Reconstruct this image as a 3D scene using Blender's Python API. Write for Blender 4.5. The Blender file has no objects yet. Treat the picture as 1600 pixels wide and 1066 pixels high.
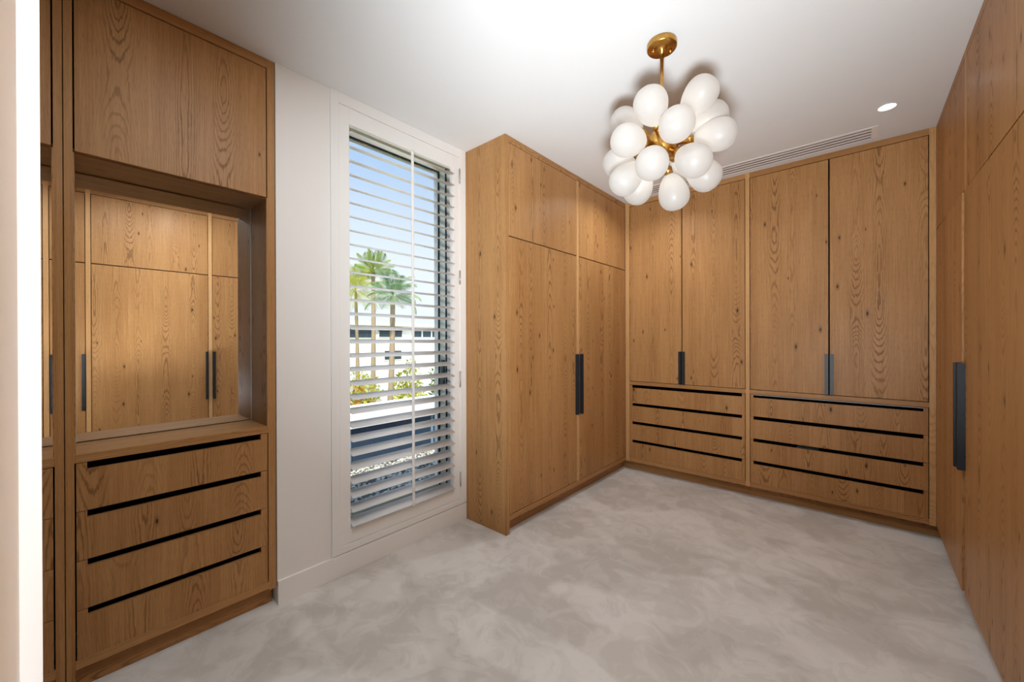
import bpy, bmesh, math, random
from mathutils import Vector, Matrix

random.seed(7)
scene = bpy.context.scene
COL = scene.collection
PI = math.pi

# ---------------------------------------------------------------- measured dimensions (metres, camera at x=0 y=0)
H = 2.70                     # ceiling
HC = 1.315                   # camera height
XL, XW, XR = -2.164, -1.759, 0.393   # window wall, left wardrobe front, right wardrobe front
YE, YB = 1.929, 3.735        # wardrobe end panel, back cabinets front
YF = -0.016                  # mirror / front wall face
ZS = 2.021                   # split between upper and lower doors

# ---------------------------------------------------------------- camera
cam = bpy.data.cameras.new('camera')
cam.sensor_width = 36.0
cam.lens = 36.0 * 608.85 / 1600.0
cam.clip_start = 0.01
cam.clip_end = 500
camo = bpy.data.objects.new('camera', cam)
COL.objects.link(camo)
Rv = Vector((0.749678, 0.661797, -0.00289))
Uv = Vector((0.000661, 0.003618, 0.999993))
Fv = Vector((-0.661803, 0.749675, -0.002275))
camo.matrix_world = Matrix(((Rv.x, Uv.x, -Fv.x, 0), (Rv.y, Uv.y, -Fv.y, 0), (Rv.z, Uv.z, -Fv.z, HC), (0, 0, 0, 1)))
scene.camera = camo

# ---------------------------------------------------------------- view, world, sun
scene.view_settings.view_transform = 'Standard'
scene.view_settings.look = 'None'
scene.view_settings.gamma = 1.0
scene.view_settings.use_curve_mapping = False
scene.view_settings.exposure = 0.0
scene.cycles.use_denoising = True
scene.cycles.max_bounces = 12
scene.cycles.diffuse_bounces = 7
scene.cycles.glossy_bounces = 5
scene.cycles.transparent_max_bounces = 16
scene.cycles.sample_clamp_indirect = 6.0
scene.cycles.caustics_reflective = False
scene.cycles.caustics_refractive = False


class NT:
    """small helper for building node graphs"""
    def __init__(self, tree):
        self.t = tree
        tree.nodes.clear()

    def n(self, typ, **kw):
        nd = self.t.nodes.new(typ)
        for k, v in kw.items():
            setattr(nd, k, v)
        return nd

    def put(self, sock, val):
        if val is None:
            return
        if isinstance(val, bpy.types.NodeSocket):
            self.t.links.new(val, sock)
        else:
            sock.default_value = val

    def m(self, op, a, b=None, c=None, clamp=False):
        nd = self.n('ShaderNodeMath', operation=op, use_clamp=clamp)
        self.put(nd.inputs[0], a); self.put(nd.inputs[1], b); self.put(nd.inputs[2], c)
        return nd.outputs[0]

    def vec(self, x, y, z):
        nd = self.n('ShaderNodeCombineXYZ')
        self.put(nd.inputs[0], x); self.put(nd.inputs[1], y); self.put(nd.inputs[2], z)
        return nd.outputs[0]

    def noise(self, v, scale=1.0, detail=2.0, rough=0.5, dist=0.0):
        nd = self.n('ShaderNodeTexNoise')
        self.put(nd.inputs['Vector'], v)
        nd.inputs['Scale'].default_value = scale
        nd.inputs['Detail'].default_value = detail
        nd.inputs['Roughness'].default_value = rough
        nd.inputs['Distortion'].default_value = dist
        return nd.outputs[0]

    def remap(self, v, a, b, c=0.0, d=1.0, smooth=True):
        nd = self.n('ShaderNodeMapRange', interpolation_type='SMOOTHSTEP' if smooth else 'LINEAR')
        self.put(nd.inputs[0], v)
        for i, q in enumerate((a, b, c, d)):
            nd.inputs[i + 1].default_value = q
        return nd.outputs[0]

    def mix(self, f, a, b, mode='MIX'):
        nd = self.n('ShaderNodeMix', data_type='RGBA', blend_type=mode)
        self.put(nd.inputs[0], f)
        for s, v in ((nd.inputs[6], a), (nd.inputs[7], b)):
            if isinstance(v, tuple):
                v = (*v[:3], 1.0)
            self.put(s, v)
        return nd.outputs[2]

    def bsdf(self, col, rough=0.5, spec=0.5, metal=0.0, normal=None):
        nd = self.n('ShaderNodeBsdfPrincipled')
        if isinstance(col, tuple):
            col = (*col[:3], 1.0)
        self.put(nd.inputs['Base Color'], col)
        self.put(nd.inputs['Roughness'], rough)
        self.put(nd.inputs['Specular IOR Level'], spec)
        self.put(nd.inputs['Metallic'], metal)
        if normal is not None:
            self.put(nd.inputs['Normal'], normal)
        return nd

    def bump(self, h, strength=0.2, dist=0.01):
        nd = self.n('ShaderNodeBump')
        nd.inputs['Strength'].default_value = strength
        nd.inputs['Distance'].default_value = dist
        self.put(nd.inputs['Height'], h)
        return nd.outputs[0]

    def out(self, sh):
        o = self.n('ShaderNodeOutputMaterial')
        self.t.links.new(sh, o.inputs[0])


def srgb(r, g, b):
    f = lambda c: (c / 255 / 12.92) if c / 255 <= 0.04045 else ((c / 255 + 0.055) / 1.055) ** 2.4
    return (f(r), f(g), f(b))


# world: clear blue sky paling to white at the horizon with thin cloud
world = bpy.data.worlds.new('sky')
scene.world = world
world.use_nodes = True
w = NT(world.node_tree)
wtc = w.n('ShaderNodeTexCoord').outputs['Generated']
wsep = w.n('ShaderNodeSeparateXYZ')
w.put(wsep.inputs[0], wtc)
el = wsep.outputs[2]
skyc = w.mix(w.remap(el, 0.10, 0.60), srgb(242, 248, 255), srgb(126, 178, 240))
cl = w.noise(wtc, 2.2, 5.0, 0.6, 0.4)
skyc = w.mix(w.m('MULTIPLY', w.remap(cl, 0.50, 0.75), 0.55), skyc, srgb(247, 250, 255))
bg = w.n('ShaderNodeBackground')
w.put(bg.inputs[0], skyc)
bg.inputs[1].default_value = 1.15
wo = w.n('ShaderNodeOutputWorld')
w.t.links.new(bg.outputs[0], wo.inputs[0])

SUN = bpy.data.lights.new('sun', 'SUN')
SUN.energy = 7.0
SUN.angle = 0.01
SUN.color = (1.0, 0.95, 0.86)
suno = bpy.data.objects.new('sun', SUN)
COL.objects.link(suno)
suno.rotation_euler = Vector((-0.50, 0.35, -0.85)).to_track_quat('-Z', 'Y').to_euler()

DOWNLIGHT_W = 3.0           # recessed ceiling spots, base watts; all but the first are added fill
FILL_UPLIGHT_W = 41.0            # added unseen uplight in the passage, stands in for bounced flash
BULB_W = 0.085                 # bulb in each chandelier globe

# ---------------------------------------------------------------- materials
def mat(name):
    m_ = bpy.data.materials.new(name)
    m_.use_nodes = True
    return m_, NT(m_.node_tree)


def plain(name, col, rough=0.5, spec=0.5, metal=0.0, bump=0.0, bscale=200):
    m_, g = mat(name)
    nrm = None
    if bump:
        tc = g.n('ShaderNodeTexCoord').outputs['Object']
        nrm = g.bump(g.noise(tc, bscale, 3), bump, 0.002)
    g.out(g.bsdf(col, rough, spec, metal, nrm).outputs[0])
    return m_


def wood(name, grain, light, mid, dark, rough=0.40, knots=1.0, figure=0.62):
    m_, g = mat(name)
    sep = g.n('ShaderNodeSeparateXYZ')
    g.put(sep.inputs[0], g.n('ShaderNodeTexCoord').outputs['Object'])
    X, Y, Z = sep.outputs
    rnd = g.n('ShaderNodeObjectInfo').outputs['Random']
    if grain == 'z':
        a, l = g.m('ADD', X, Y), Z
    else:
        a, l = g.m('ADD', Z, Y), X
    A = g.m('ADD', a, g.m('MULTIPLY', rnd, 13.7))
    PW = 0.178
    q = g.m('DIVIDE', A, PW)
    pid = g.m('FLOOR', q)
    pu = g.m('MULTIPLY', g.m('SUBTRACT', g.m('SUBTRACT', q, pid), 0.5), PW)
    wn = g.n('ShaderNodeTexWhiteNoise', noise_dimensions='1D')
    g.put(wn.inputs['W'], g.m('ADD', pid, g.m('MULTIPLY', rnd, 91.3)))
    cs = g.n('ShaderNodeSeparateXYZ')
    g.put(cs.inputs[0], wn.outputs['Color'])
    r1, r2, r3 = cs.outputs
    L = g.m('ADD', l, g.m('ADD', g.m('MULTIPLY', r3, 9.0), g.m('MULTIPLY', rnd, 5.0)))
    # growth rings cut along the log: nested cathedral figures
    low = g.noise(g.vec(g.m('MULTIPLY', pid, 3.17), g.m('MULTIPLY', L, 0.8), g.m('MULTIPLY', rnd, 17.0)), 1.0, 1.5)
    cc = g.m('MULTIPLY', g.m('SUBTRACT', low, 0.5), 0.46)
    uu = g.m('ADD', pu, g.m('MULTIPLY', g.m('SUBTRACT', r1, 0.5), 0.10))
    fib = g.noise(g.vec(g.m('MULTIPLY', A, 210.0), g.m('MULTIPLY', L, 4.5), 0.0), 1.0, 4.0, 0.65)
    wob = g.m('MULTIPLY', g.noise(g.vec(g.m('MULTIPLY', A, 10.0), g.m('MULTIPLY', L, 3.2), 0.0), 1.0, 4.0, 0.6), 0.024)
    wob = g.m('ADD', wob, g.m('MULTIPLY', g.m('SUBTRACT', fib, 0.5), 0.0075))
    R = g.m('ADD', g.m('SQRT', g.m('ADD', 0.00012, g.m('ADD', g.m('MULTIPLY', uu, uu), g.m('MULTIPLY', cc, cc)))), wob)
    wv = g.m('SINE', g.m('MULTIPLY', R, 2 * PI * 120))
    ring = g.remap(wv, 0.30, 1.0)
    mask = g.remap(g.m('ABSOLUTE', uu), 0.055, 0.012, 0.22, 1.0)
    mask = g.m('MULTIPLY', mask, g.remap(g.noise(g.vec(pid, g.m('MULTIPLY', L, 0.9), rnd), 1.0, 1.0), 0.36, 0.6, 0.35, 1.0))
    ring = g.m('MULTIPLY', ring, mask)
    strk = g.noise(g.vec(g.m('MULTIPLY', A, 75.0), g.m('MULTIPLY', L, 1.6), 5.0), 1.0, 3.0, 0.6)
    pore = g.remap(g.noise(g.vec(g.m('MULTIPLY', A, 620.0), g.m('MULTIPLY', L, 22.0), 3.0), 1.0, 1.0), 0.56, 0.74)
    blot = g.noise(g.vec(g.m('MULTIPLY', A, 6.0), g.m('MULTIPLY', L, 1.3), rnd), 1.0, 3.0)
    t = g.m('ADD', 0.5, g.m('MULTIPLY', g.m('SUBTRACT', blot, 0.5), 0.75))
    t = g.m('ADD', t, g.m('MULTIPLY', g.m('SUBTRACT', r2, 0.5), 0.26))
    t = g.m('ADD', t, g.m('MULTIPLY', g.m('SUBTRACT', fib, 0.5), 1.1))
    t = g.m('ADD', t, g.m('MULTIPLY', g.m('SUBTRACT', strk, 0.5), 0.9), clamp=True)
    col = g.mix(t, mid, light)
    col = g.mix(g.m('MULTIPLY', ring, figure), col, dark)
    col = g.mix(g.m('MULTIPLY', pore, 0.34), col, dark)
    # knots
    vo = g.n('ShaderNodeTexVoronoi', voronoi_dimensions='2D', feature='F1')
    g.put(vo.inputs['Vector'], g.vec(g.m('MULTIPLY', A, 6.0), g.m('MULTIPLY', L, 2.3), 0.0))
    vo.inputs['Scale'].default_value = 1.0
    vc = g.n('ShaderNodeSeparateXYZ')
    g.put(vc.inputs[0], vo.outputs['Color'])
    pick = g.remap(vc.outputs[0], 0.44, 0.46)
    size = g.m('ADD', 0.45, vc.outputs[1])
    dd = g.m('DIVIDE', vo.outputs['Distance'], size)
    dd = g.m('ADD', dd, g.m('MULTIPLY', g.m('SUBTRACT', fib, 0.5), 0.02))
    halo = g.m('MULTIPLY', g.remap(dd, 0.085, 0.02), g.m('MULTIPLY', pick, 0.45 * knots))
    core = g.m('MULTIPLY', g.remap(dd, 0.034, 0.014), g.m('MULTIPLY', pick, 0.9 * knots))
    col = g.mix(halo, col, dark)
    col = g.mix(core, col, tuple(c * 0.22 for c in dark))
    hgt = g.m('SUBTRACT', g.m('SUBTRACT', fib, g.m('MULTIPLY', ring, 0.6)), pore)
    ro = g.m('ADD', rough, g.m('MULTIPLY', ring, 0.10))
    g.out(g.bsdf(col, ro, 0.24, 0.0, g.bump(hgt, 0.10, 0.001)).outputs[0])
    return m_


OAK_L, OAK_M, OAK_D = srgb(190, 144, 93), srgb(154, 107, 62), srgb(94, 60, 32)
WOOD = wood('oak_vertical', 'z', OAK_L, OAK_M, OAK_D)
WOODH = wood('oak_horizontal', 'x', OAK_L, OAK_M, OAK_D, knots=0.0)
EDGE = wood('oak_edge_band', 'z', srgb(212, 168, 116), srgb(186, 138, 88), srgb(130, 88, 50), knots=0.0, figure=0.25)
STILE = wood('oak_stile', 'z', OAK_L, OAK_M, OAK_D, knots=0.0, figure=0.4)
INTERIOR = plain('charcoal_melamine', srgb(38, 36, 35), 0.6, 0.3)
BLACK = plain('black_anodised', srgb(30, 33, 38), 0.45, 0.35, 0.0, 0.05, 900)
GREYMETAL = plain('gunmetal', srgb(104, 108, 113), 0.55, 0.35, 0.0, 0.05, 900)
WHITE = plain('white_wall_paint', srgb(236, 233, 229), 0.6, 0.35, 0, 0.04, 700)
SATIN = plain('white_satin_enamel', srgb(238, 236, 233), 0.32, 0.45)
CEIL = plain('ceiling_paint', srgb(225, 226, 226), 0.85, 0.2, 0, 0.03, 500)
STEEL = plain('brushed_steel', srgb(190, 190, 188), 0.35, 0.5, 0.9)
SLOTLIP = plain('slot_metal_lip', srgb(150, 154, 158), 0.5, 0.4, 0.2)
MIRROR = plain('mirror_silver', (0.93, 0.94, 0.94), 0.0, 0.5, 1.0)
GLASSEDGE = plain('polished_glass_edge', srgb(196, 214, 204), 0.15, 0.6)
DARKALU = plain('dark_aluminium', srgb(38, 52, 62), 0.35, 0.5, 0.3)
PALEALU = plain('pale_sage_aluminium', srgb(222, 232, 226), 0.4, 0.4)
CREAM = plain('cream_reveal', srgb(238, 230, 206), 0.6, 0.3)
GREYDUCT = plain('vent_duct_lining', srgb(96, 97, 98), 0.8, 0.2)
COPING = plain('white_render_coping', srgb(240, 242, 246), 0.7, 0.2, 0, 0.1, 120)
CLAD = plain('slate_blue_cladding', srgb(44, 62, 82), 0.35, 0.5, 0.1)
CLADPOST = plain('pale_blue_mullion', srgb(120, 146, 170), 0.4, 0.5)
HOUSE = plain('white_house_render', srgb(246, 243, 236), 0.8, 0.2, 0, 0.08, 40)
HOUSEROOF = plain('pale_fascia', srgb(226, 224, 220), 0.7, 0.2)
HGLASS = plain('far_window_glass', srgb(40, 62, 74), 0.1, 0.6)
BARK = plain('palm_bark', srgb(168, 148, 122), 0.9, 0.2, 0, 0.6, 25)
TWIG = plain('shrub_bark', srgb(96, 76, 56), 0.9, 0.2)
CLOTH = plain('pale_folded_cotton', srgb(206, 220, 220), 0.9, 0.1, 0, 0.3, 500)


def leafmat(name, c1, c2):
    m_, g = mat(name)
    tc = g.n('ShaderNodeTexCoord').outputs['Object']
    col = g.mix(g.remap(g.noise(tc, 3.0, 4), 0.35, 0.65), c1, c2)
    b = g.bsdf(col, 0.55, 0.3)
    tr = g.n('ShaderNodeBsdfTranslucent')
    g.put(tr.inputs[0], col)
    mx = g.n('ShaderNodeMixShader')
    mx.inputs[0].default_value = 0.5
    g.t.links.new(b.outputs[0], mx.inputs[1]); g.t.links.new(tr.outputs[0], mx.inputs[2])
    g.out(mx.outputs[0])
    return m_


LEAF_Y = leafmat('yellow_green_leaf', srgb(228, 218, 96), srgb(172, 180, 70))
LEAF_G = leafmat('mid_green_leaf', srgb(120, 150, 70), srgb(70, 106, 50))
LEAF_B = leafmat('blue_green_leaf', srgb(84, 124, 112), srgb(52, 88, 76))
LEAF_O = leafmat('orange_flowering_leaf', srgb(214, 140, 70), srgb(168, 160, 70))
PALM_G = leafmat('palm_leaf_green', srgb(200, 204, 106), srgb(140, 164, 84))
PALM_B = leafmat('palm_leaf_blue', srgb(182, 200, 150), srgb(126, 158, 122))

# brushed brass
BRASS, g = mat('brushed_brass')
tc = g.n('ShaderNodeTexCoord').outputs['Object']
g.out(g.bsdf(g.mix(g.noise(tc, 60, 3), srgb(214, 168, 92), srgb(178, 130, 62)), 0.30, 0.5, 1.0).outputs[0])

# frosted glass: diffuse transmission lit by the bulb inside
FROST, g = mat('frosted_white_glass')
d1 = g.n('ShaderNodeBsdfPrincipled')
d1.inputs['Base Color'].default_value = (0.42, 0.415, 0.41, 1)
d1.inputs['Roughness'].default_value = 0.38
d2 = g.n('ShaderNodeBsdfTranslucent')
d2.inputs[0].default_value = (0.90, 0.86, 0.82, 1)
mx = g.n('ShaderNodeMixShader')
mx.inputs[0].default_value = 0.55
g.t.links.new(d1.outputs[0], mx.inputs[1]); g.t.links.new(d2.outputs[0], mx.inputs[2])
g.out(mx.outputs[0])

# clear window glass
GLASS, g = mat('window_glass')
tr = g.n('ShaderNodeBsdfTransparent')
tr.inputs[0].default_value = (0.96, 0.98, 0.97, 1)
gl = g.n('ShaderNodeBsdfGlossy')
gl.inputs['Roughness'].default_value = 0.0
fr = g.n('ShaderNodeFresnel')
fr.inputs[0].default_value = 1.3
mx = g.n('ShaderNodeMixShader')
g.t.links.new(fr.outputs[0], mx.inputs[0]); g.t.links.new(tr.outputs[0], mx.inputs[1]); g.t.links.new(gl.outputs[0], mx.inputs[2])
g.out(mx.outputs[0])

# carpet: dense cut pile with brushed patches
CARPET, g = mat('greige_cut_pile_carpet')
tc = g.n('ShaderNodeTexCoord').outputs['Object']
n1 = g.noise(tc, 2.3, 3.0, 0.5, 0.5)
mp = g.n('ShaderNodeMapping')
mp.inputs['Rotation'].default_value = (0, 0, 0.85)
mp.inputs['Scale'].default_value = (1.0, 2.0, 1.0)
g.put(mp.inputs[0], tc)
n2 = g.noise(mp.outputs[0], 1.3, 2.5, 0.5, 0.2)
n3 = g.noise(tc, 6.5, 5.0, 0.65, 1.2)
fine = g.noise(tc, 420.0, 2.0, 0.7)
t = g.m('ADD', g.m('MULTIPLY', g.remap(n1, 0.40, 0.60), 0.5), g.m('MULTIPLY', g.remap(n2, 0.46, 0.54), 0.5))
t = g.m('ADD', t, g.m('MULTIPLY', g.m('SUBTRACT', g.remap(n3, 0.42, 0.58), 0.5), 0.40))
t = g.m('ADD', t, g.m('MULTIPLY', g.m('SUBTRACT', fine, 0.5), 0.75), clamp=True)
ccol = g.mix(t, srgb(202, 196, 188), srgb(230, 226, 220))
cb = g.bsdf(ccol, 0.95, 0.1, 0.0, g.bump(fine, 0.55, 0.006))
cb.inputs['Sheen Weight'].default_value = 0.25
cb.inputs['Sheen Roughness'].default_value = 0.5
g.out(cb.outputs[0])

# pebbles
PEB, g = mat('roof_pebble_stone')
tc = g.n('ShaderNodeTexCoord').outputs['Object']
pv = g.n('ShaderNodeTexVoronoi')
g.put(pv.inputs['Vector'], tc)
pv.inputs['Scale'].default_value = 34
ps = g.n('ShaderNodeSeparateXYZ')
g.put(ps.inputs[0], pv.outputs['Color'])
g.out(g.bsdf(g.mix(ps.outputs[0], srgb(112, 110, 104), srgb(226, 222, 210)), 0.8, 0.2).outputs[0])
ROOFBED = plain('roof_bed', srgb(92, 90, 86), 0.9, 0.2)

# ---------------------------------------------------------------- mesh helpers
def box(bm, x0, x1, y0, y1, z0, z1):
    vs = [bm.verts.new(p) for p in ((x0, y0, z0), (x1, y0, z0), (x1, y1, z0), (x0, y1, z0),
                                    (x0, y0, z1), (x1, y0, z1), (x1, y1, z1), (x0, y1, z1))]
    for f in ((3, 2, 1, 0), (4, 5, 6, 7), (0, 1, 5, 4), (1, 2, 6, 5), (2, 3, 7, 6), (3, 0, 4, 7)):
        bm.faces.new([vs[i] for i in f])


def ring_faces(bm, rings, closed=True, cap0=False, cap1=False, smooth=True):
    for a, b in zip(rings, rings[1:]):
        n = len(a)
        for i in range(n if closed else n - 1):
            f = bm.faces.new((a[i], a[(i + 1) % n], b[(i + 1) % n], b[i]))
            f.smooth = smooth
    if cap0:
        bm.faces.new(list(reversed(rings[0])))
    if cap1:
        bm.faces.new(rings[-1])


def lathe(bm, prof, seg=24, cap0=False, cap1=False, origin=(0, 0, 0)):
    """prof: list of (r, z) revolved about z"""
    rings = []
    for r, z in prof:
        rings.append([bm.verts.new((origin[0] + r * math.cos(2 * PI * i / seg), origin[1] + r * math.sin(2 * PI * i / seg), origin[2] + z)) for i in range(seg)])
    ring_faces(bm, rings, True, cap0, cap1)


def tube(bm, pts, rad, seg=10):
    rings = []
    for i, p in enumerate(pts):
        p = Vector(p)
        d = (Vector(pts[min(i + 1, len(pts) - 1)]) - Vector(pts[max(i - 1, 0)])).normalized()
        s = d.cross(Vector((0.31, 0.17, 0.93)) if abs(d.z) < 0.9 else Vector((1, 0, 0))).normalized()
        t_ = d.cross(s)
        r = rad[i] if isinstance(rad, (list, tuple)) else rad
        rings.append([bm.verts.new(p + s * (r * math.cos(2 * PI * k / seg)) + t_ * (r * math.sin(2 * PI * k / seg))) for k in range(seg)])
    ring_faces(bm, rings, True, True, True)


def mesh_of(name, bm, m_, bevel=0.0):
    if bevel:
        bmesh.ops.bevel(bm, geom=bm.edges[:], offset=bevel, segments=1, affect='EDGES', profile=0.5)
    me = bpy.data.meshes.new(name)
    bm.normal_update()
    bm.to_mesh(me)
    bm.free()
    me.materials.append(m_)
    return me


def link(name, me, parent=None):
    o = bpy.data.objects.new(name, me)
    COL.objects.link(o)
    o.parent = parent
    return o


def obj(name, bm, m_, parent=None, bevel=0.0):
    return link(name, mesh_of(name, bm, m_, bevel), parent)


def board(name, x0, x1, y0, y1, z0, z1, m_, parent=None, bevel=0.0008):
    bm = bmesh.new()
    box(bm, x0, x1, y0, y1, z0, z1)
    return obj(name, bm, m_, parent, bevel)


def tag(o, label, cat, group=None):
    o['label'] = label
    o['category'] = cat
    if group:
        o['group'] = group
    return o


def thing(name, label, cat, loc=(0, 0, 0), rotz=0.0, group=None):
    o = bpy.data.objects.new(name, None)
    o.empty_display_size = 0.1
    COL.objects.link(o)
    o.location = loc
    o.rotation_euler = (0, 0, rotz)
    return tag(o, label, cat, group)


def struct(o):
    o['kind'] = 'structure'
    return o


# ---------------------------------------------------------------- the room shell
YH = -2.3                    # far end of the passage behind the camera
YR = YB + 0.62               # wall behind the back cabinets
XO = XL - 0.33               # outer face of the window wall

struct(board('floor', XO, XR + 0.62, YH - 0.1, YR + 0.1, -0.12, 0.0, CARPET, None, 0))

# ceiling with real openings for the downlights and the air slot
DL_R = 0.044
DOWN = [(0.140, 3.228), (-1.30, 3.12), (-0.36, 0.30), (-0.20, 0.72), (-0.95, 0.62), (-1.45, 0.35)]  # the first is the visible downlight, the rest are added to brighten the room
VENT = (-1.62, 0.106, 3.468, 3.662)
holes = [(x - 0.06, x + 0.06, y - 0.06, y + 0.06) for x, y in DOWN] + [VENT]
xs = sorted({XO, XR + 0.62} | {h[0] for h in holes} | {h[1] for h in holes})
ys = sorted({YH - 0.1, YR + 0.1} | {h[2] for h in holes} | {h[3] for h in holes})
bm = bmesh.new()
for x0, x1 in zip(xs, xs[1:]):
    for y0, y1 in zip(ys, ys[1:]):
        cx, cy = (x0 + x1) / 2, (y0 + y1) / 2
        if any(h[0] < cx < h[1] and h[2] < cy < h[3] for h in holes):
            continue
        bm.faces.new([bm.verts.new(p) for p in ((x0, y0, H), (x0, y1, H), (x1, y1, H), (x1, y0, H))])
for x, y in DOWN:
    n = 32
    sq, ci = [], []
    for i in range(n):
        a = 2 * PI * i / n + PI / n * 0
        c, s = math.cos(a), math.sin(a)
        k = 0.06 / max(abs(c), abs(s))
        sq.append(bm.verts.new((x + c * k, y + s * k, H)))
        ci.append(bm.verts.new((x + c * DL_R, y + s * DL_R, H)))
    for i in range(n):
        j = (i + 1) % n
        bm.faces.new((sq[i], ci[i], ci[j], sq[j]))
bmesh.ops.remove_doubles(bm, verts=bm.verts[:], dist=1e-5)
bmesh.ops.recalc_face_normals(bm, faces=bm.faces[:])
box(bm, XO, XR + 0.62, YH - 0.1, YR + 0.1, 2.90, 3.02)       # slab above the plasterboard
struct(obj('ceiling', bm, CEIL))

# window opening
WY0, WY1, WZ0, WZ1 = 0.985, 1.900, 0.190, 2.625
bm = bmesh.new()
box(bm, XO, XL, 0.678, WY0, 0, H)
box(bm, XO, XL, WY1, YE + 0.02, 0, H)
box(bm, XO, XL, WY0, WY1, 0, WZ0)
box(bm, XO, XL, WY0, WY1, WZ1, H)
box(bm, XO, XL, YE + 0.02, YR + 0.1, 0, H)
box(bm, XO, XO + 0.02, YH - 0.1, 0.678, 0, H)
box(bm, XO, XR + 0.62, YH - 0.1, YR + 0.1, H + 0.28, H + 0.32)
box(bm, XO, XO + 0.02, YH - 0.1, YR + 0.1, H, H + 0.3)
struct(obj('wall_left', bm, WHITE))
bm = bmesh.new()
box(bm, XO, XR + 0.7, YR, YR + 0.1, 0, H + 0.3)
struct(obj('wall_back', bm, WHITE))
bm = bmesh.new()
box(bm, XR + 0.60, XR + 0.70, YH - 0.1, YR, 0, H + 0.3)
box(bm, XR, XR + 0.60, YH, -0.80, 0, H)
struct(obj('wall_right', bm, WHITE))
bm = bmesh.new()
box(bm, XO + 0.02, -0.50, YF - 0.125, YF - 0.006, 0, H)
box(bm, XO, -0.30, YF - 0.125 - 0.001, YF - 0.125, 0, H)
box(bm, -0.40, -0.30, YH, YF - 0.126, 0, H)
box(bm, XO, XR + 0.7, YH - 0.1, YH, 0, H + 0.3)
struct(obj('wall_front', bm, WHITE))
# white jamb that lines the opening in which the camera stands
struct(board('trim_1', -0.50, -0.2880, YF - 0.125, YF, 0, H, SATIN, None, 0))
struct(board('jamb_light_stop', -0.2878, -0.2560, -0.075, -0.0238, 0, H, SATIN, None, 0.001))     # added strip, keeps the fill uplight off the jamb edge
# skirting under the window
bm = bmesh.new()
box(bm, XL, XL + 0.012, 0.678, YE - 0.001, 0, 0.118)
struct(obj('baseboard_left', bm, SATIN, None, 0.0012))
# painted surround that frames the shutter
bm = bmesh.new()
fy0, fy1, fz0, fz1 = 0.945, YE - 0.001, 0.124, H - 0.0005
iy0, iy1, iz0, iz1 = 0.990, 1.871, 0.162, 2.640
for b in ((fy0, iy0, fz0, fz1), (iy1, fy1, fz0, fz1), (iy0, iy1, fz0, iz0), (iy0, iy1, iz1, fz1)):
    box(bm, XL - 0.03, XL + 0.012, *b)
struct(obj('trim_2', bm, SATIN, None, 0.0008))

# window: pale sub-frame, dark sash, glass, latch
bm = bmesh.new()
e = 0.0
for b in ((WY0, WY0 + 0.012, WZ0, WZ1), (WY1 - 0.012, WY1, WZ0, WZ1), (WY0 + .012, WY1 - .012, WZ0, WZ0 + 0.012)):
    box(bm, XL - 0.244, XL - 0.178, *b)
win = struct(obj('window_1', bm, PALEALU))
bm = bmesh.new()
box(bm, XL - 0.244, XL - 0.012, WY0 + 0.013, WY1 - 0.013, WZ1 - 0.010, WZ1)
obj('head_reveal', bm, CREAM, win)
bm = bmesh.new()
for b in ((WY0, WY0 + 0.040, WZ0, WZ1), (WY1 - 0.026, WY1, WZ0, WZ1), (WY0 + .04, WY1 - .026, WZ1 - 0.020, WZ1)):
    box(bm, XL - 0.262, XL - 0.246, *b)
obj('sash', bm, DARKALU, win, 0.001)
board('sill_rail', XL - 0.262, XL - 0.246, WY0 + .0401, WY1 - .0261, WZ0, WZ0 + 0.03, PALEALU, win, 0)
board('gasket', XL - 0.1775, XL - 0.1735, WY1 - 0.0135, WY1, WZ0, WZ1, DARKALU, win, 0)
board('pane', XL - 0.257, XL - 0.252, WY0 + 0.0402, WY1 - 0.0262, WZ0 + .0302, WZ1 - .0202, GLASS, win, 0)
bm = bmesh.new()
box(bm, XL - 0.205, XL - 0.180, WY1 - 0.040, WY1 - 0.0125, 1.03, 1.165)
box(bm, XL - 0.200, XL - 0.150, WY1 - 0.055, WY1 - 0.038, 0.96, 1.06)
obj('latch', bm, DARKALU, win, 0.002)
# daylight guide for the window opening (no light of its own)
pl = bpy.data.lights.new('window_portal', 'AREA')
pl.shape = 'RECTANGLE'
pl.size, pl.size_y = WY1 - WY0, WZ1 - WZ0
pl.cycles.is_portal = True
po = bpy.data.objects.new('window_portal', pl)
COL.objects.link(po)
po.location = (XL - 0.31, (WY0 + WY1) / 2, (WZ0 + WZ1) / 2)
po.rotation_euler = (PI / 2, 0, -PI / 2)

# ---------------------------------------------------------------- plantation shutter
# local frame on the left wall: x = along the wall (world +y), y = into the wall, z up
sh = thing('plantation_shutter', 'white hinged plantation shutter with tilted louvres filling the tall window', 'shutter', (XL, 1.43, 0.165), PI / 2)
sx0, sx1, sz0, sz1 = 0.993 - 1.43, 1.868 - 1.43, 0.0, 2.637 - 0.165
lx0, lx1, lz0, lz1 = 1.052 - 1.43, 1.808 - 1.43, 0.243 - 0.165, 2.545 - 0.165
SY0, SY1 = -0.006, 0.024
board('stile', sx0, lx0, SY0, SY1, sz0, sz1, SATIN, sh, 0.001)
board('stile', lx1, sx1, SY0, SY1, sz0, sz1, SATIN, sh, 0.001)
board('top_rail', lx0, lx1, SY0, SY1, lz1, sz1, SATIN, sh, 0.001)
board('bottom_rail', lx0, lx1, SY0, SY1, sz0, lz0, SATIN, sh, 0.001)
NB = 29
bm = bmesh.new()
rings = []
for X in (lx0 + 0.003, lx1 - 0.003):
    ring = []
    for k in range(16):
        a = 2 * PI * k / 16
        ring.append(bm.verts.new((X, 0.0445 * math.cos(a), 0.0056 * math.sin(a) * (0.4 + 0.6 * abs(math.sin(a))))))
    rings.append(ring)
ring_faces(bm, rings, True, True, True)
blade = mesh_of('louvre', bm, SATIN)
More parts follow.
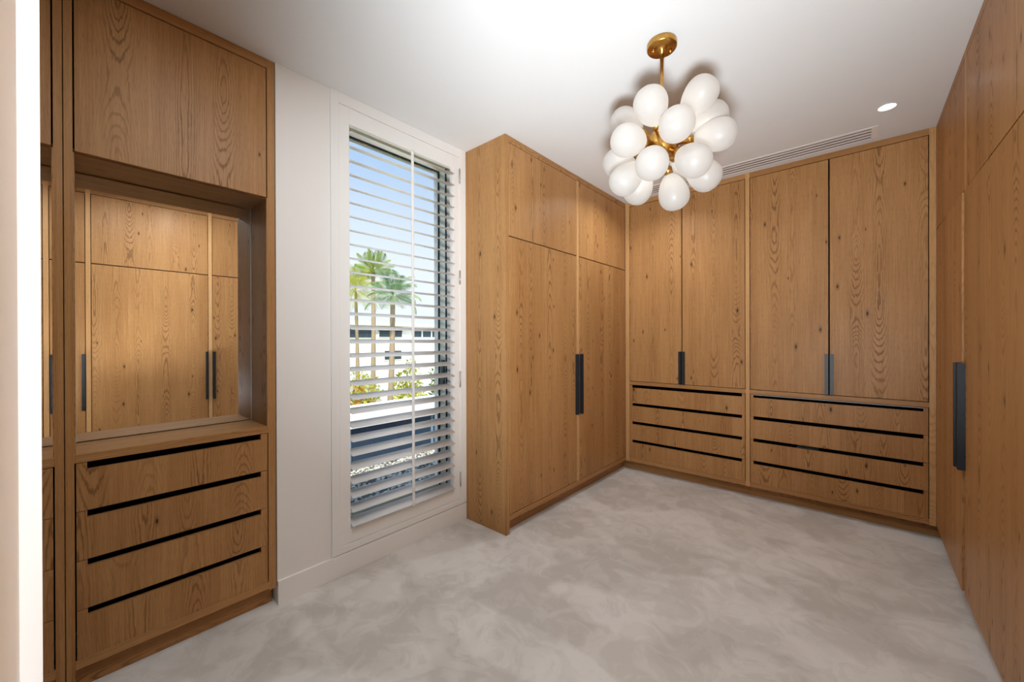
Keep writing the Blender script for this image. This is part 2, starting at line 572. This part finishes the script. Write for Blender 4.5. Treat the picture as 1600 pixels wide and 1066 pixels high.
zb0, zb1 = 0.272 - 0.165, 2.505 - 0.165
for i in range(NB):
    b = link('louvre', blade, sh)
    b.location = (0, 0.010, zb0 + (zb1 - zb0) * i / (NB - 1))
    b.rotation_euler = (math.radians(15), 0, 0)
board('tilt_rod', 1.442 - 1.43, 1.458 - 1.43, -0.046, -0.034, lz0 + 0.012, lz1 - 0.02, SATIN, sh, 0.002)
for z0, z1 in ((2.45, 2.557), (1.72, 1.82), (0.975, 1.09), (0.254, 0.361)):
    bm = bmesh.new()
    tube(bm, [(1.8695 - 1.43, -0.0135, z0 - 0.165), (1.8695 - 1.43, -0.0135, z1 - 0.165)], 0.0045, 8)
    box(bm, 1.8695 - 1.43 - 0.0045, 1.8695 - 1.43 + 0.0045, -0.0125, -0.0065, z0 - .165 + .004, z1 - .165 - .004)
    obj('hinge', bm, STEEL, sh)

# ---------------------------------------------------------------- cabinetry
# local frame of every cabinet: x to the right as seen from the room, y into the cabinet, z up, front face at y = 0
TH = 0.021                   # front thickness
GAP = 0.0044


def handle(parent, x0, x1, z0, z1, m_):
    bm = bmesh.new()
    box(bm, x0, x1, -0.004, 0.0, z0, z1)                          # plate against the door
    box(bm, x0 + 0.0, x0 + 0.006, -0.026, -0.004, z0, z1)
    box(bm, x1 - 0.006, x1, -0.026, -0.004, z0, z1)
    box(bm, x0 + 0.006, x1 - 0.006, -0.024, -0.004, z0 + .001, z1 - .001)
    return obj('handle', bm, m_, parent)


def door(parent, x0, x1, z0, z1, hnd=None, hz=None, m_=BLACK, hinge=None, ajar=0.0):
    """hnd: 'l' or 'r' edge that carries the pull; hinge side and ajar angle in radians"""
    hx = 0.0
    d = board('door', x0 + GAP, x1 - GAP, 0, TH, z0 + GAP, z1 - GAP, WOOD, parent)
    if hnd:
        if hnd == 'l':
            handle(d, x0 + GAP, x0 + GAP + 0.021, hz[0], hz[1], m_)
        else:
            handle(d, x1 - GAP - 0.021, x1 - GAP, hz[0], hz[1], m_)
    if ajar:
        px = x1 - GAP if hinge == 'r' else x0 + GAP
        rot = Matrix.Rotation(ajar if hinge == 'r' else -ajar, 4, 'Z')
        d.matrix_local = Matrix.Translation((px, 0, 0)) @ rot @ Matrix.Translation((-px, 0, 0))
    return d


def carcass(parent, x0, x1, y1, z0, z1):
    bm = bmesh.new()
    y0 = TH + 0.004
    box(bm, x0, x0 + 0.004, y0, y1, z0, z1)
    box(bm, x1 - 0.004, x1, y0, y1, z0, z1)
    box(bm, x0 + .004, x1 - .004, y1 - 0.006, y1, z0, z1)
    box(bm, x0 + .004, x1 - .004, y0, y1 - .006, z0, z0 + 0.006)
    box(bm, x0 + .004, x1 - .004, y0, y1 - .006, z1 - 0.006, z1)
    return obj('carcass', bm, INTERIOR, parent)


SLOT_H = 0.0265


def drawer(parent, x0, x1, z0, z1, depth, inset=0.032, lip=None):
    bm = bmesh.new()
    a0, a1, b0, b1 = x0 + GAP, x1 - GAP, z0 + 0.0012, z1 - 0.0012
    s0, s1, sz = x0 + inset, x1 - inset, b1 - SLOT_H
    # one board with a finger slot cut out of its top edge
    prof = [(a0, b0), (a1, b0), (a1, b1), (s1, b1), (s1, sz), (s0, sz), (s0, b1), (a0, b1)]
    fr = [bm.verts.new((x, 0, z)) for x, z in prof]
    bk = [bm.verts.new((x, TH, z)) for x, z in prof]
    for i in range(8):
        j = (i + 1) % 8
        bm.faces.new((fr[j], fr[i], bk[i], bk[j]))
    for V, rev in ((fr, False), (bk, True)):
        for idx in ((0, 1, 4, 5), (1, 2, 3, 4), (0, 5, 6, 7)):
            f = [V[i] for i in idx]
            bm.faces.new(f if not rev else list(reversed(f)))
    d = obj('drawer', bm, WOOD, parent)
    bm = bmesh.new()
    t0, t1 = x0 + 0.02, x1 - 0.02
    box(bm, t0, t1, TH + .001, depth, z0 + 0.015, z0 + 0.025)
    box(bm, t0, t0 + 0.012, TH + .001, depth, z0 + 0.025, z1 - 0.05)
    box(bm, t1 - 0.012, t1, TH + .001, depth, z0 + 0.025, z1 - 0.05)
    box(bm, t0 + .012, t1 - .012, depth - 0.012, depth, z0 + 0.025, z1 - 0.05)
    obj('drawer_box', bm, INTERIOR, d)
    if lip is not None:
        board('slot_lip', s0, s1, 0.002, 0.006, b1 - 0.006, b1, lip, d, 0)
    return d


DZ = (0.127, 0.311, 0.495, 0.679, 0.861)      # drawer joints
PLY = 0.067

# ---- dressing unit with mirrored niche (left wall)
dr = thing('dressing_unit', 'built-in oak dressing unit with a mirrored niche above four slotted drawers', 'dresser', (XL - 0.004, YF + 0.001, 0), PI / 2)
D0, D1 = 0.0, 0.690          # local extents
sl, sr = 0.0225, 0.657       # inner edges of stiles
ND = 0.250
board('stile', D0, sl, 0, 0.30, 0.0, H - .001, STILE, dr)
board('stile', sr, D1, 0, 0.30, 0.085, H - .001, STILE, dr)
board('top_rail', sl, sr, 0, 0.009, 2.655, H - .001, WOODH, dr)
door(dr, sl, sr, 2.016, 2.655)
board('niche_ceiling', sl, sr, TH + .001, ND + 0.03, 2.016, 2.036, WOODH, dr)
board('niche_side', sl, sl + 0.004, 0.001, ND, 0.8945, 2.0155, WOOD, dr, 0)
board('niche_side', sr - 0.004, sr, 0.001, ND, 0.8945, 2.0155, WOOD, dr, 0)
board('counter', sl, sr, -0.0005, ND + 0.03, 0.862, 0.894, WOODH, dr)
board('niche_back', sl, sr, ND + 0.0125, ND + 0.03, 0.8945, 2.0155, INTERIOR, dr, 0)
mi = board('mirror', sl + 0.0065, sr - 0.0065, ND, ND + 0.0045, 0.898, 2.012, MIRROR, dr, 0)
mi['label'] = 'silvered mirror at the back of the niche'
for b in ((sl + .0042, sl + .0064), (sr - .0064, sr - .0042)):
    board('mirror_edge', b[0], b[1], ND - 0.002, ND + 0.004, 0.8955, 2.0145, GLASSEDGE, mi, 0)
for a, b in zip(DZ, DZ[1:]):
    drawer(dr, sl, sr, a, b, 0.27)
board('bottom_rail', sl, sr, 0, 0.009, 0.093, 0.127, WOODH, dr)
board('plinth', sl, D1 - 0.006, 0.045, 0.065, 0.0, 0.093, WOODH, dr)
bm = bmesh.new()
box(bm, sl, sr, 0.285, 0.295, 0.093, H - 0.01)
obj('carcass', bm, INTERIOR, dr)

# ---- full-height mirror on the front wall, beside the dressing unit
tag(board('wall_mirror', XL + 0.004, -0.5015, YF - 0.005, YF, 0.002, H - 0.002, MIRROR, None, 0),
    'tall frameless wall mirror reflecting the edge of the oak dressing unit', 'mirror')

# ---- left wardrobe (two tall bays)
lw = thing('corner_wardrobe', 'tall oak wardrobe with a full end panel beside the shuttered window', 'wardrobe', (XW, YE, 0), PI / 2)
LWD = XW - XL - 0.002
WL = YB - YE
board('end_panel', 0, 0.033, 0, LWD, 0, H - .001, WOOD, lw)
board('top_rail', 0.033, WL, 0, 0.009, 2.655, H - .001, WOODH, lw)
board('stile', 0.890, 0.924, 0, 0.009, 0.127, 2.655, EDGE, lw)
door(lw, 0.033, 0.890, ZS, 2.655)
door(lw, 0.924, WL, ZS, 2.655)
door(lw, 0.033, 0.890, 0.127, ZS, 'r', (0.69, 1.195))
door(lw, 0.924, WL, 0.127, ZS, 'l', (0.69, 1.195), hinge='r', ajar=0.002)
board('bottom_rail', 0.033, WL, 0, 0.009, 0.090, 0.127, WOODH, lw)
board('plinth', 0.033, WL + 0.0665, 0.054, 0.072, 0, 0.090, WOODH, lw)
carcass(lw, 0.034, WL, LWD, 0.10, H - 0.02)

# ---- back wall: two units with doors over drawers
def back_unit(name, label, x0, x1, stl, str_, xm, hm, cloth=False):
    u = thing(name, label, 'wardrobe', (x0, YB, 0), 0.0, 'back wall wardrobe units')
    W = x1 - x0
    if stl:
        board('stile', 0, stl, 0, 0.009, 0.090, H - .001, EDGE, u)
    if str_:
        board('stile', W - str_, W, 0, 0.009, 0.090, H - .001, EDGE, u)
    a, b, mid = stl, W - str_, xm - x0
    board('top_rail', a, b, 0, 0.009, 2.657, H - .001, WOODH, u)
    board('middle_rail', a, b, 0, 0.009, 0.863, 0.897, WOODH, u)
    board('bottom_rail', a, b, 0, 0.009, 0.092, 0.127, WOODH, u)
    board('plinth', -0.0525 if stl else 0.0, W + (0.07 if str_ > 0.02 and x1 > 0 else 0), PLY, PLY + 0.018, 0, 0.092, WOODH, u)
    door(u, a, mid, 0.897, 2.657, 'r', (0.903, 1.203), hm)
    door(u, mid, b, 0.897, 2.657, 'l', (0.903, 1.203), hm)
    for i, (z0, z1) in enumerate(zip(DZ, DZ[1:])):
        drawer(u, a, b, z0, z1, 0.50, 0.026, SLOTLIP if (hm is GREYMETAL and i == 3) else None)
    carcass(u, 0.002, W - 0.002, 0.58, 0.10, H - 0.02)
    return u


XM = -0.6775
back_unit('drawer_wardrobe', 'oak wardrobe with black pulls and four drawers in the corner beside the left wardrobe', XW + 0.001, -0.6625, 0.043, 0.031, -1.2045, BLACK)
back_unit('drawer_wardrobe', 'oak wardrobe with grey metal pulls and four drawers, meeting the right wall bays', -0.6625, XR, 0.0, 0.032, -0.150, GREYMETAL)

cl_bm = bmesh.new()
for k in range(5):
    j = 0.004 * math.sin(k * 2.1)
    box(cl_bm, -0.36 + j, -0.22 + j, YB + 0.035 + j, YB + 0.20 + j, 0.337 + 0.0255 * k, 0.337 + 0.0255 * k + 0.0245)
tag(obj('folded_cloth', cl_bm, CLOTH, None, 0.004), 'pale folded cloth inside a drawer, glimpsed through its finger slot', 'cloth')

# ---- right wall: run of tall bays
RB = [  # y far, y near, door carries pull on far/near edge, ajar hinge etc
    (3.735, 2.852, 'r', 'oak wardrobe bay meeting the back cabinets, its tall door slightly ajar'),
    (2.820, 1.934, 'l', 'oak wardrobe bay next to the ajar corner bay, black pull on its far edge'),
    (1.902, 1.0165, 'r', 'oak wardrobe bay opposite the shuttered window, seen in the niche mirror'),
    (0.984, 0.123, 'l', 'wide pale oak wardrobe bay reflected in the middle of the niche mirror'),
    (0.091, -0.780, 'l', 'oak wardrobe bay beside the doorway, only its pull edge showing in the niche mirror'),
]
for i, (ya, yb, side, lab) in enumerate(RB):
    u = thing('tall_wardrobe', lab, 'wardrobe', (XR, ya, 0), -PI / 2, 'right wall wardrobe bays')
    W = ya - yb
    # stile on the near side (towards the doorway)
    if i < 4:
        board('stile', W, W + 0.032, 0, 0.009, 0.090, H - .001, EDGE, u)
    else:
        board('stile', W - 0.018, W + 0.018, 0.0005, 0.03, 0.090, H - .001, EDGE, u)
    board('top_rail', 0, W, 0, 0.009, 2.662, H - .001, WOODH, u)
    door(u, 0, W, 2.026, 2.662)
    aj = {0: (0.0095, 'l'), 1: (0.0055, 'r')}.get(i)
    dd = door(u, 0, W, 0.090, 2.026, side, (0.69, 1.20), BLACK, aj[1] if aj else None, (aj[0] / W) if aj else 0.0)
    board('plinth', 0, W + 0.032, 0.05, 0.068, 0, 0.089, WOODH, u)
    carcass(u, 0.002, W + 0.03, 0.58, 0.10, H - 0.02)

# ---------------------------------------------------------------- chandelier
CX, CY, CZ = -0.678, 1.830, 2.224
ch = thing('chandelier', 'brass cluster chandelier with frosted white balloon globes hanging from the ceiling', 'chandelier', (CX, CY, H))
bm = bmesh.new()
lathe(bm, [(0.0, 0.0), (0.064, 0.0), (0.066, -0.004), (0.066, -0.026), (0.063, -0.030), (0.030, -0.030), (0.012, -0.040), (0.0105, -0.056), (0.0, -0.056)], 40)
obj('canopy', bm, BRASS, ch)
for sx in (-1, 1):
    bm = bmesh.new()
    lathe(bm, [(0.0, -0.030), (0.006, -0.030), (0.0065, -0.040), (0.004, -0.046), (0.0, -0.047)], 14, origin=(0.040 * sx * 0.75, 0.040 * sx * 0.66, 0))
    obj('canopy_screw', bm, BRASS, ch)
bm = bmesh.new()
tube(bm, [(0, 0, -0.05), (0, 0, CZ - H + 0.05)], 0.0078, 16)
obj('stem', bm, BRASS, ch)
bm = bmesh.new()
bmesh.ops.create_icosphere(bm, subdivisions=3, radius=0.074)
for f in bm.faces:
    f.smooth = True
hub = obj('hub', bm, BRASS, ch)
hub.location = (0, 0, CZ - H)

GL, GR = 0.178, 0.0675
prof = []
N = 20
for i in range(N + 1):
    th = 0.22 + (PI - 0.22) * i / N
    prof.append((max(GR * math.sin(th) * (1 - 0.26 * math.cos(th)), 0.0003), GL / 2 * (1 - math.cos(th))))
z_off = prof[0][1]
prof = [(r, z - z_off) for r, z in prof]
bm = bmesh.new()
lathe(bm, prof, 36, False, True)
globe_me = mesh_of('globe', bm, FROST)
bm = bmesh.new()
lathe(bm, [(0.0, -0.075), (0.0125, -0.075), (0.0125, -0.030), (0.019, -0.026), (0.019, 0.006), (0.0, 0.006)], 20)
socket_me = mesh_of('socket', bm, BRASS)


def pixel_ray(u, v):
    return (Fv + Rv * ((u - 800.15) / 608.85) - Uv * ((v - 533) / 608.85)).normalized()


# globe directions measured from the photograph: (image column, row, towards the camera?)
GS = [(1017, 164, 1), (1088, 156, 0), (1057, 195, 1), (1114, 212, 0), (1111, 184, -1), (977, 192, -1), (981, 220, 1),
      (965, 254, -1), (977, 281, 1), (997, 297, -1), (1019, 255, 1), (1050, 292, 0), (1084, 251, 1), (1101, 274, -1),
      (1040, 224, -1), (1066, 262, -1), (1003, 232, -1)]
hubw = Vector((CX, CY, CZ))
RC = 0.232
for u, v, s in GS:
    o0 = Vector((0, 0, HC))
    d = pixel_ray(u, v)
    oc = o0 - hubw
    b = d.dot(oc)
    disc = b * b - (oc.dot(oc) - RC * RC)
    t = -b if (disc < 0 or s == 0) else (-b - math.sqrt(disc) if s > 0 else -b + math.sqrt(disc))
    P = o0 + d * t
    dirv = (P - hubw)
    dist = max(dirv.length, RC)
    dirv.normalize()
    q = dirv.to_track_quat('Z', 'Y')
    neck = dirv * (dist - 0.57 * GL) + hubw - Vector((CX, CY, H))
    so = link('socket', socket_me, ch)
    so.location = neck
    so.rotation_euler = q.to_euler()
    gl_ = link('globe', globe_me, ch)
    gl_.location = neck
    gl_.rotation_euler = q.to_euler()
    ld = bpy.data.lights.new('bulb', 'POINT')
    ld.energy = BULB_W
    ld.color = (1.0, 0.93, 0.84)
    ld.shadow_soft_size = 0.012
    lo = bpy.data.objects.new('bulb', ld)
    COL.objects.link(lo)
    lo.parent = gl_
    lo.location = (0, 0, 0.060)

# ---------------------------------------------------------------- downlights and air slot
DLAB = ['round white recessed downlight in the ceiling over the back cabinets', 'added fill downlight hidden behind the chandelier globes, near the corner wardrobe', 'added fill downlight in the ceiling above the doorway jamb',
        'added fill downlight in the ceiling near the right wardrobe bays', 'added fill downlight in the ceiling in the middle of the doorway end',
        'added fill downlight in the ceiling near the wall mirror']
bm = bmesh.new()
lathe(bm, [(DL_R - 0.0005, 0.0), (DL_R + 0.006, -0.0025), (DL_R + 0.0045, -0.004), (DL_R - 0.003, -0.004), (DL_R - 0.006, 0.004), (0.034, 0.055), (0.030, 0.075)], 36)
can_me = mesh_of('reflector', bm, SATIN)
bm = bmesh.new()
lathe(bm, [(0.0, 0.070), (0.031, 0.070), (0.031, 0.076), (0.0, 0.076)], 24)
LENS, g = mat('frosted_lens')
g.out(g.bsdf((0.85, 0.85, 0.85), 0.4).outputs[0])
lens_me = mesh_of('lens', bm, LENS)
for i, (x, y) in enumerate(DOWN):  # only the first is a known fitting, the others add fill light
    t_ = thing('downlight', DLAB[i], 'downlight', (x, y, H), 0, 'ceiling downlights')
    link('reflector', can_me, t_)
    link('lens', lens_me, t_)
    ld = bpy.data.lights.new('downlight_lamp', 'AREA')
    ld.shape = 'DISK'
    ld.size = 0.060
    ld.energy = DOWNLIGHT_W * (0.35, 3.6, 2.0, 2.6, 2.6, 0.5)[i]
    ld.color = (0.92, 0.97, 1.0)
    lo = bpy.data.objects.new('downlight_lamp', ld)
    COL.objects.link(lo)
    lo.parent = t_
    lo.location = (0, 0, 0.055 if i == 0 else (0.020 if i == 1 else -0.006))

# added fill uplight, out of view in the passage: washes the ceiling to brighten the room
fl = thing('fill_uplight', 'added fill uplight with a wide tilted open-topped shade, unseen in the passage behind the doorway', 'lamp', (0.10, -0.24, 0))
bm = bmesh.new()
lathe(bm, [(0.0, 0.0), (0.13, 0.0), (0.13, 0.012), (0.02, 0.022), (0.0, 0.022)], 32)
obj('base', bm, BLACK, fl)
bm = bmesh.new()
tube(bm, [(0, 0, 0.02), (0, 0, 0.66)], 0.012, 14)
obj('pole', bm, BLACK, fl)
bm = bmesh.new()
lathe(bm, [(0.0, -0.13), (0.06, -0.13), (0.185, 0.0), (0.182, 0.0), (0.058, -0.126), (0.0, -0.126)], 40)
shd = obj('shade', bm, SATIN, fl)
shd.location = (0, 0, 0.80)
AIM = Vector((-0.60, 1.0, 0.78)).normalized()
shd.rotation_euler = AIM.to_track_quat('Z', 'Y').to_euler()
ld = bpy.data.lights.new('fill_uplight_source', 'AREA')
ld.shape = 'DISK'
ld.size = 0.34
ld.spread = math.radians(100)
ld.energy = FILL_UPLIGHT_W
ld.color = (0.88, 0.95, 1.0)
lo = bpy.data.objects.new('fill_uplight_source', ld)
COL.objects.link(lo)
lo.parent = fl
lo.location = Vector((0, 0, 0.80)) + AIM * 0.004
lo.rotation_euler = AIM.to_track_quat('-Z', 'Y').to_euler()

gs = bpy.data.lights.new('added_jamb_spot', 'SPOT')       # added narrow spot that brightens the doorway jamb to white
gs.energy = 380
gs.spot_size = math.radians(16)
gs.spot_blend = 0.4
gs.shadow_soft_size = 0.02
gso = bpy.data.objects.new('added_jamb_spot', gs)
COL.objects.link(gso)
gpos = Vector((DOWN[4][0], DOWN[4][1], H - 0.02))
gso.location = gpos
gso.rotation_euler = (Vector((-0.40, YF, 1.31)) - gpos).to_track_quat('-Z', 'Y').to_euler()

x0, x1, y0, y1 = VENT
vt = thing('air_vent', 'long white linear slot air vent in the ceiling in front of the back cabinets', 'vent', ((x0 + x1) / 2, (y0 + y1) / 2, H))
hx, hy = (x1 - x0) / 2, (y1 - y0) / 2
bm = bmesh.new()
for b in ((-hx - .004, hx + .004, -hy - .004, -hy + 0.020), (-hx - .004, hx + .004, hy - 0.016, hy + .004), (-hx - .004, -hx + 0.028, -hy + .020, hy - .016), (hx - 0.028, hx + .004, -hy + .020, hy - .016)):
    box(bm, b[0], b[1], b[2], b[3], -0.004, -0.0005)
obj('vent_frame', bm, SATIN, vt, 0.001)
bm = bmesh.new()
box(bm, -hx, hx, -hy, hy, 0.050, 0.054)
box(bm, -hx, hx, -hy, -hy + .003, 0.0005, 0.050); box(bm, -hx, hx, hy - .003, hy, 0.0005, 0.050)
box(bm, -hx, -hx + .003, -hy + .003, hy - .003, 0.0005, 0.050); box(bm, hx - .003, hx, -hy + .003, hy - .003, 0.0005, 0.050)
obj('duct', bm, GREYDUCT, vt)
bm = bmesh.new()
box(bm, -hx + 0.026, hx - 0.026, -0.0135, 0.0135, -0.0025, -0.0005)
slat_me = mesh_of('slat', bm, SATIN)
for k in range(3):
    o = link('slat', slat_me, vt)
    o.location = (0, -hy + 0.020 + 0.019 + 0.0135 + 0.0465 * k, 0)

# ---------------------------------------------------------------- outside: flat roof, parapet, garden, house
ZR, PX = -0.30, -4.70
struct(board('flat_roof', PX - 0.4, XO - 0.01, -2.0, 9.0, ZR - 0.35, ZR, ROOFBED, None, 0))
import numpy as np
rng = np.random.default_rng(3)
bmi = bmesh.new()
bmesh.ops.create_icosphere(bmi, subdivisions=1, radius=1.0)
iv = np.array([v.co[:] for v in bmi.verts]); iff = np.array([[v.index for v in f.verts] for f in bmi.faces])
bmi.free()
NP = 8000
px = rng.uniform(PX + 0.05, XO - 0.03, NP); py = rng.uniform(0.3, 5.4, NP)
rs = rng.uniform(0.012, 0.024, NP)
V = np.zeros((NP, len(iv), 3)); 
for k in range(NP):
    sc = np.array([rs[k] * rng.uniform(.9, 1.3), rs[k] * rng.uniform(.8, 1.2), rs[k] * rng.uniform(.5, .8)])
    V[k] = (iv + rng.normal(0, .08, iv.shape)) * sc + (px[k], py[k], ZR + sc[2] * 0.8)
Fc = (iff[None] + (np.arange(NP) * len(iv))[:, None, None]).reshape(-1, 3)
me = bpy.data.meshes.new('pebbles')
me.from_pydata(V.reshape(-1, 3).tolist(), [], Fc.tolist())
me.materials.append(PEB)
pb = link('pebbles', me)
pb['kind'] = 'stuff'
tag(pb, 'grey and white pebbles covering the flat roof outside the window', 'pebbles')

pa = thing('parapet', 'low parapet with slate-blue panels and a thick white coping beyond the pebble roof', 'parapet', (PX, 3.0, ZR))
for k in range(6):
    y0 = -3.2 + k * 1.25
    board('panel', -0.06, 0.0, y0, y0 + 1.21, 0.0, 0.52, CLAD, pa, 0.002)
    board('mullion', -0.05, 0.006, y0 + 1.212, y0 + 1.248, 0.0, 0.52, CLADPOST, pa, 0.001)
board('coping', -0.38, 0.05, -3.3, 4.6, 0.52, 0.745, COPING, pa, 0.006)

struct(board('ground', -60, PX - 0.45, -20, 60, -3.2, -3.0, plain('garden_ground', srgb(150, 150, 110), 0.95, 0.1), None, 0))


def shrub(name, label, loc, rx, rz, m_, n=900, leaf=0.07, group='garden shrubs beyond the parapet'):
    t_ = thing(name, label, 'shrub', loc, 0, group)
    vs, fs = [], []
    for k in range(n):
        d = Vector((random.gauss(0, 1), random.gauss(0, 1), random.gauss(0, 1))).normalized()
        rr = random.uniform(0.55, 1.0)
        bump = 1 + 0.22 * math.sin(d.x * 5 + loc[1]) * math.cos(d.y * 4 + d.z * 5)
        c = Vector((d.x * rx * rr * bump, d.y * rx * rr * bump, rz * 1.0 + d.z * rz * rr * bump))
        a = Vector((random.gauss(0, 1), random.gauss(0, 1), random.gauss(0, 1))).normalized()
        b = a.cross(d).normalized() if a.cross(d).length > 0.01 else Vector((1, 0, 0))
        s = leaf * random.uniform(0.6, 1.3)
        i = len(vs)
        vs += [c - a * s, c + b * s * 0.45, c + a * s, c - b * s * 0.45]
        fs.append((i, i + 1, i + 2, i + 3))
    me = bpy.data.meshes.new('foliage')
    me.from_pydata([v[:] for v in vs], [], fs)
    me.materials.append(m_)
    f = link('foliage', me, t_)
    f['kind'] = 'stuff'
    bm = bmesh.new()
    for k in range(5):
        a = 2 * PI * k / 5
        tube(bm, [(0.05 * math.cos(a), 0.05 * math.sin(a), 0), (0.25 * rx * math.cos(a), 0.25 * rx * math.sin(a), rz * 0.7), (0.6 * rx * math.cos(a), 0.6 * rx * math.sin(a), rz * 1.3)], [0.04, 0.025, 0.01], 6)
    obj('stems', bm, TWIG, t_)
    return t_


for (y, x, rx, top, m_, lab) in (
        (3.75, -7.5, 0.42, 0.10, LEAF_B, 'blue-green rounded shrub just beyond the white parapet coping'),
        (4.85, -7.5, 0.40, 0.34, LEAF_G, 'small green shrub beyond the parapet coping, between blue-green and yellow shrubs'),
        (5.95, -7.5, 0.42, 0.42, LEAF_Y, 'bright yellow shrub beside the window latch'),
        (4.75, -9.1, 0.46, 0.62, LEAF_O, 'orange-tinged flowering shrub at the foot of the palms'),
        (5.95, -9.1, 0.46, 0.66, LEAF_Y, 'yellow-green leafy shrub in front of the drooping palm'),
        (7.15, -9.1, 0.46, 0.78, LEAF_G, 'mid green shrub below the row of small house windows'),
        (6.6, -12.6, 0.66, 0.70, LEAF_Y, 'pale yellow shrub behind the palm trunks'),
        (8.4, -12.6, 0.66, 0.95, LEAF_Y, 'tall yellow-green shrub against the white house'),
        (10.1, -12.6, 0.66, 1.0, LEAF_G, 'large green shrub against the white house wall')):
    h = top + 3.0
    shrub('shrub', lab, (x, y, -3.0), rx, h / 2.2, m_, 1700, 0.075)


def palm(label, base, top, nfr, flen, m_, droop):
    t_ = thing('palm_tree', label, 'palm', base, 0, 'palms beyond the parapet')
    dv = Vector(top) - Vector(base)
    bm = bmesh.new()
    pts, rad = [], []
    for i in range(25):
        f = i / 24
        pts.append((dv.x * f + 0.10 * math.sin(f * 3), dv.y * f, dv.z * f))
        rad.append((0.11 - 0.04 * f) * (1.06 if i % 2 else 0.96))
    tube(bm, pts, rad, 10)
    obj('trunk', bm, BARK, t_)
    # one frond: arched midrib with paired leaflets
    vs, fs = [], []
    n = 44
    def rib(f):
        return Vector((flen * f * (1 - 0.25 * f * droop), 0, flen * (0.55 * f - 0.85 * droop * f * f)))
    for i in range(n):
        f0, f1 = i / n, (i + 1) / n
        a, b = rib(f0), rib(f1)
        k = len(vs)
        wdt = 0.02 * (1 - 0.8 * f0)
        vs += [a + Vector((0, wdt, 0)), a - Vector((0, wdt, 0)), b - Vector((0, wdt * .9, 0)), b + Vector((0, wdt * .9, 0))]
        fs.append((k, k + 1, k + 2, k + 3))
        if f0 < 0.10:
            continue
        ll = flen * 0.30 * math.sin(PI * min(1, 0.15 + f0 * 0.85)) + 0.05
        for s in (-1, 1):
            tip = a + Vector((ll * 0.55, s * ll * 0.80, -ll * 0.30 - 0.05))
            k = len(vs)
            midp = a.lerp(tip, 0.5) + Vector((0, 0, 0.03))
            vs += [a, midp + Vector((0.009, 0, 0)), tip, midp - Vector((0.009, 0, 0))]
            fs.append((k, k + 1, k + 2, k + 3))
    me = bpy.data.meshes.new('frond')
    me.from_pydata([v[:] for v in vs], [], fs)
    me.materials.append(m_)
    ox = dv + Vector((0.10 * math.sin(3), 0, 0))
    for k in range(nfr):
        o = link('frond', me, t_)
        o.location = ox + Vector((0, 0, 0.05))
        el_ = (1.0, 0.45, 0.0, -0.5)[k % 4] + random.uniform(-0.15, 0.15)
        o.rotation_euler = (0, -el_, 2 * PI * k / nfr * 1.0 + random.uniform(-0.15, 0.15))
        s = random.uniform(0.85, 1.1)
        o.scale = (s, s, s)
    return t_


palm('tallest palm with an upright tuft of green fronds above the others', (-15.0, 8.2, -3.0), (-15.0, 8.3, 4.20), 24, 0.95, PALM_G, 0.35)
palm('broad yellow-green palm crowding the foot of the tallest palm', (-19.5, 9.9, -3.0), (-19.5, 9.8, 3.9), 34, 1.95, LEAF_Y, 0.8)
palm('drooping blue-green palm leaning towards the window frame', (-11.0, 6.5, -3.0), (-11.0, 6.75, 2.70), 22, 1.05, PALM_B, 0.75)

ho = thing('house', 'white two-storey house with strip windows seen between the louvres', 'house', (-24.0, 16.0, -3.0))
board('wall', -6.0, 0.0, -5.5, 6.5, 0.0, 5.3, HOUSE, ho, 0.01)
board('wall', -5.0, 0.9, -0.30, 6.5, 0.0, 4.35, HOUSE, ho, 0.01)
board('roof', -6.2, 0.35, -5.7, 6.7, 5.3, 5.55, HOUSEROOF, ho, 0.01)
for (ya, yb, za, zb, xf) in ((-2.30, -0.55, 4.55, 4.95, 0.0), (-2.30, -0.55, 5.0, 5.25, 0.0), (-4.9, -2.8, 4.5, 5.1, 0.0), (0.35, 1.10, 4.55, 5.0, 0.0),
                             (1.20, 1.95, 4.55, 5.0, 0.0), (2.05, 2.8, 4.55, 5.0, 0.0), (2.9, 3.7, 4.55, 5.0, 0.0), (-1.9, -0.6, 3.0, 3.6, 0.0)):
    bm = bmesh.new()
    for b in ((ya - .05, ya, za - .05, zb + .05), (yb, yb + .05, za - .05, zb + .05), (ya, yb, za - .05, za), (ya, yb, zb, zb + .05)):
        box(bm, xf - 0.02, xf + 0.04, *b)
    wf = obj('window', bm, HOUSEROOF, ho)
    board('pane', xf - 0.01, xf + 0.015, ya, yb, za, zb, HGLASS, wf, 0)
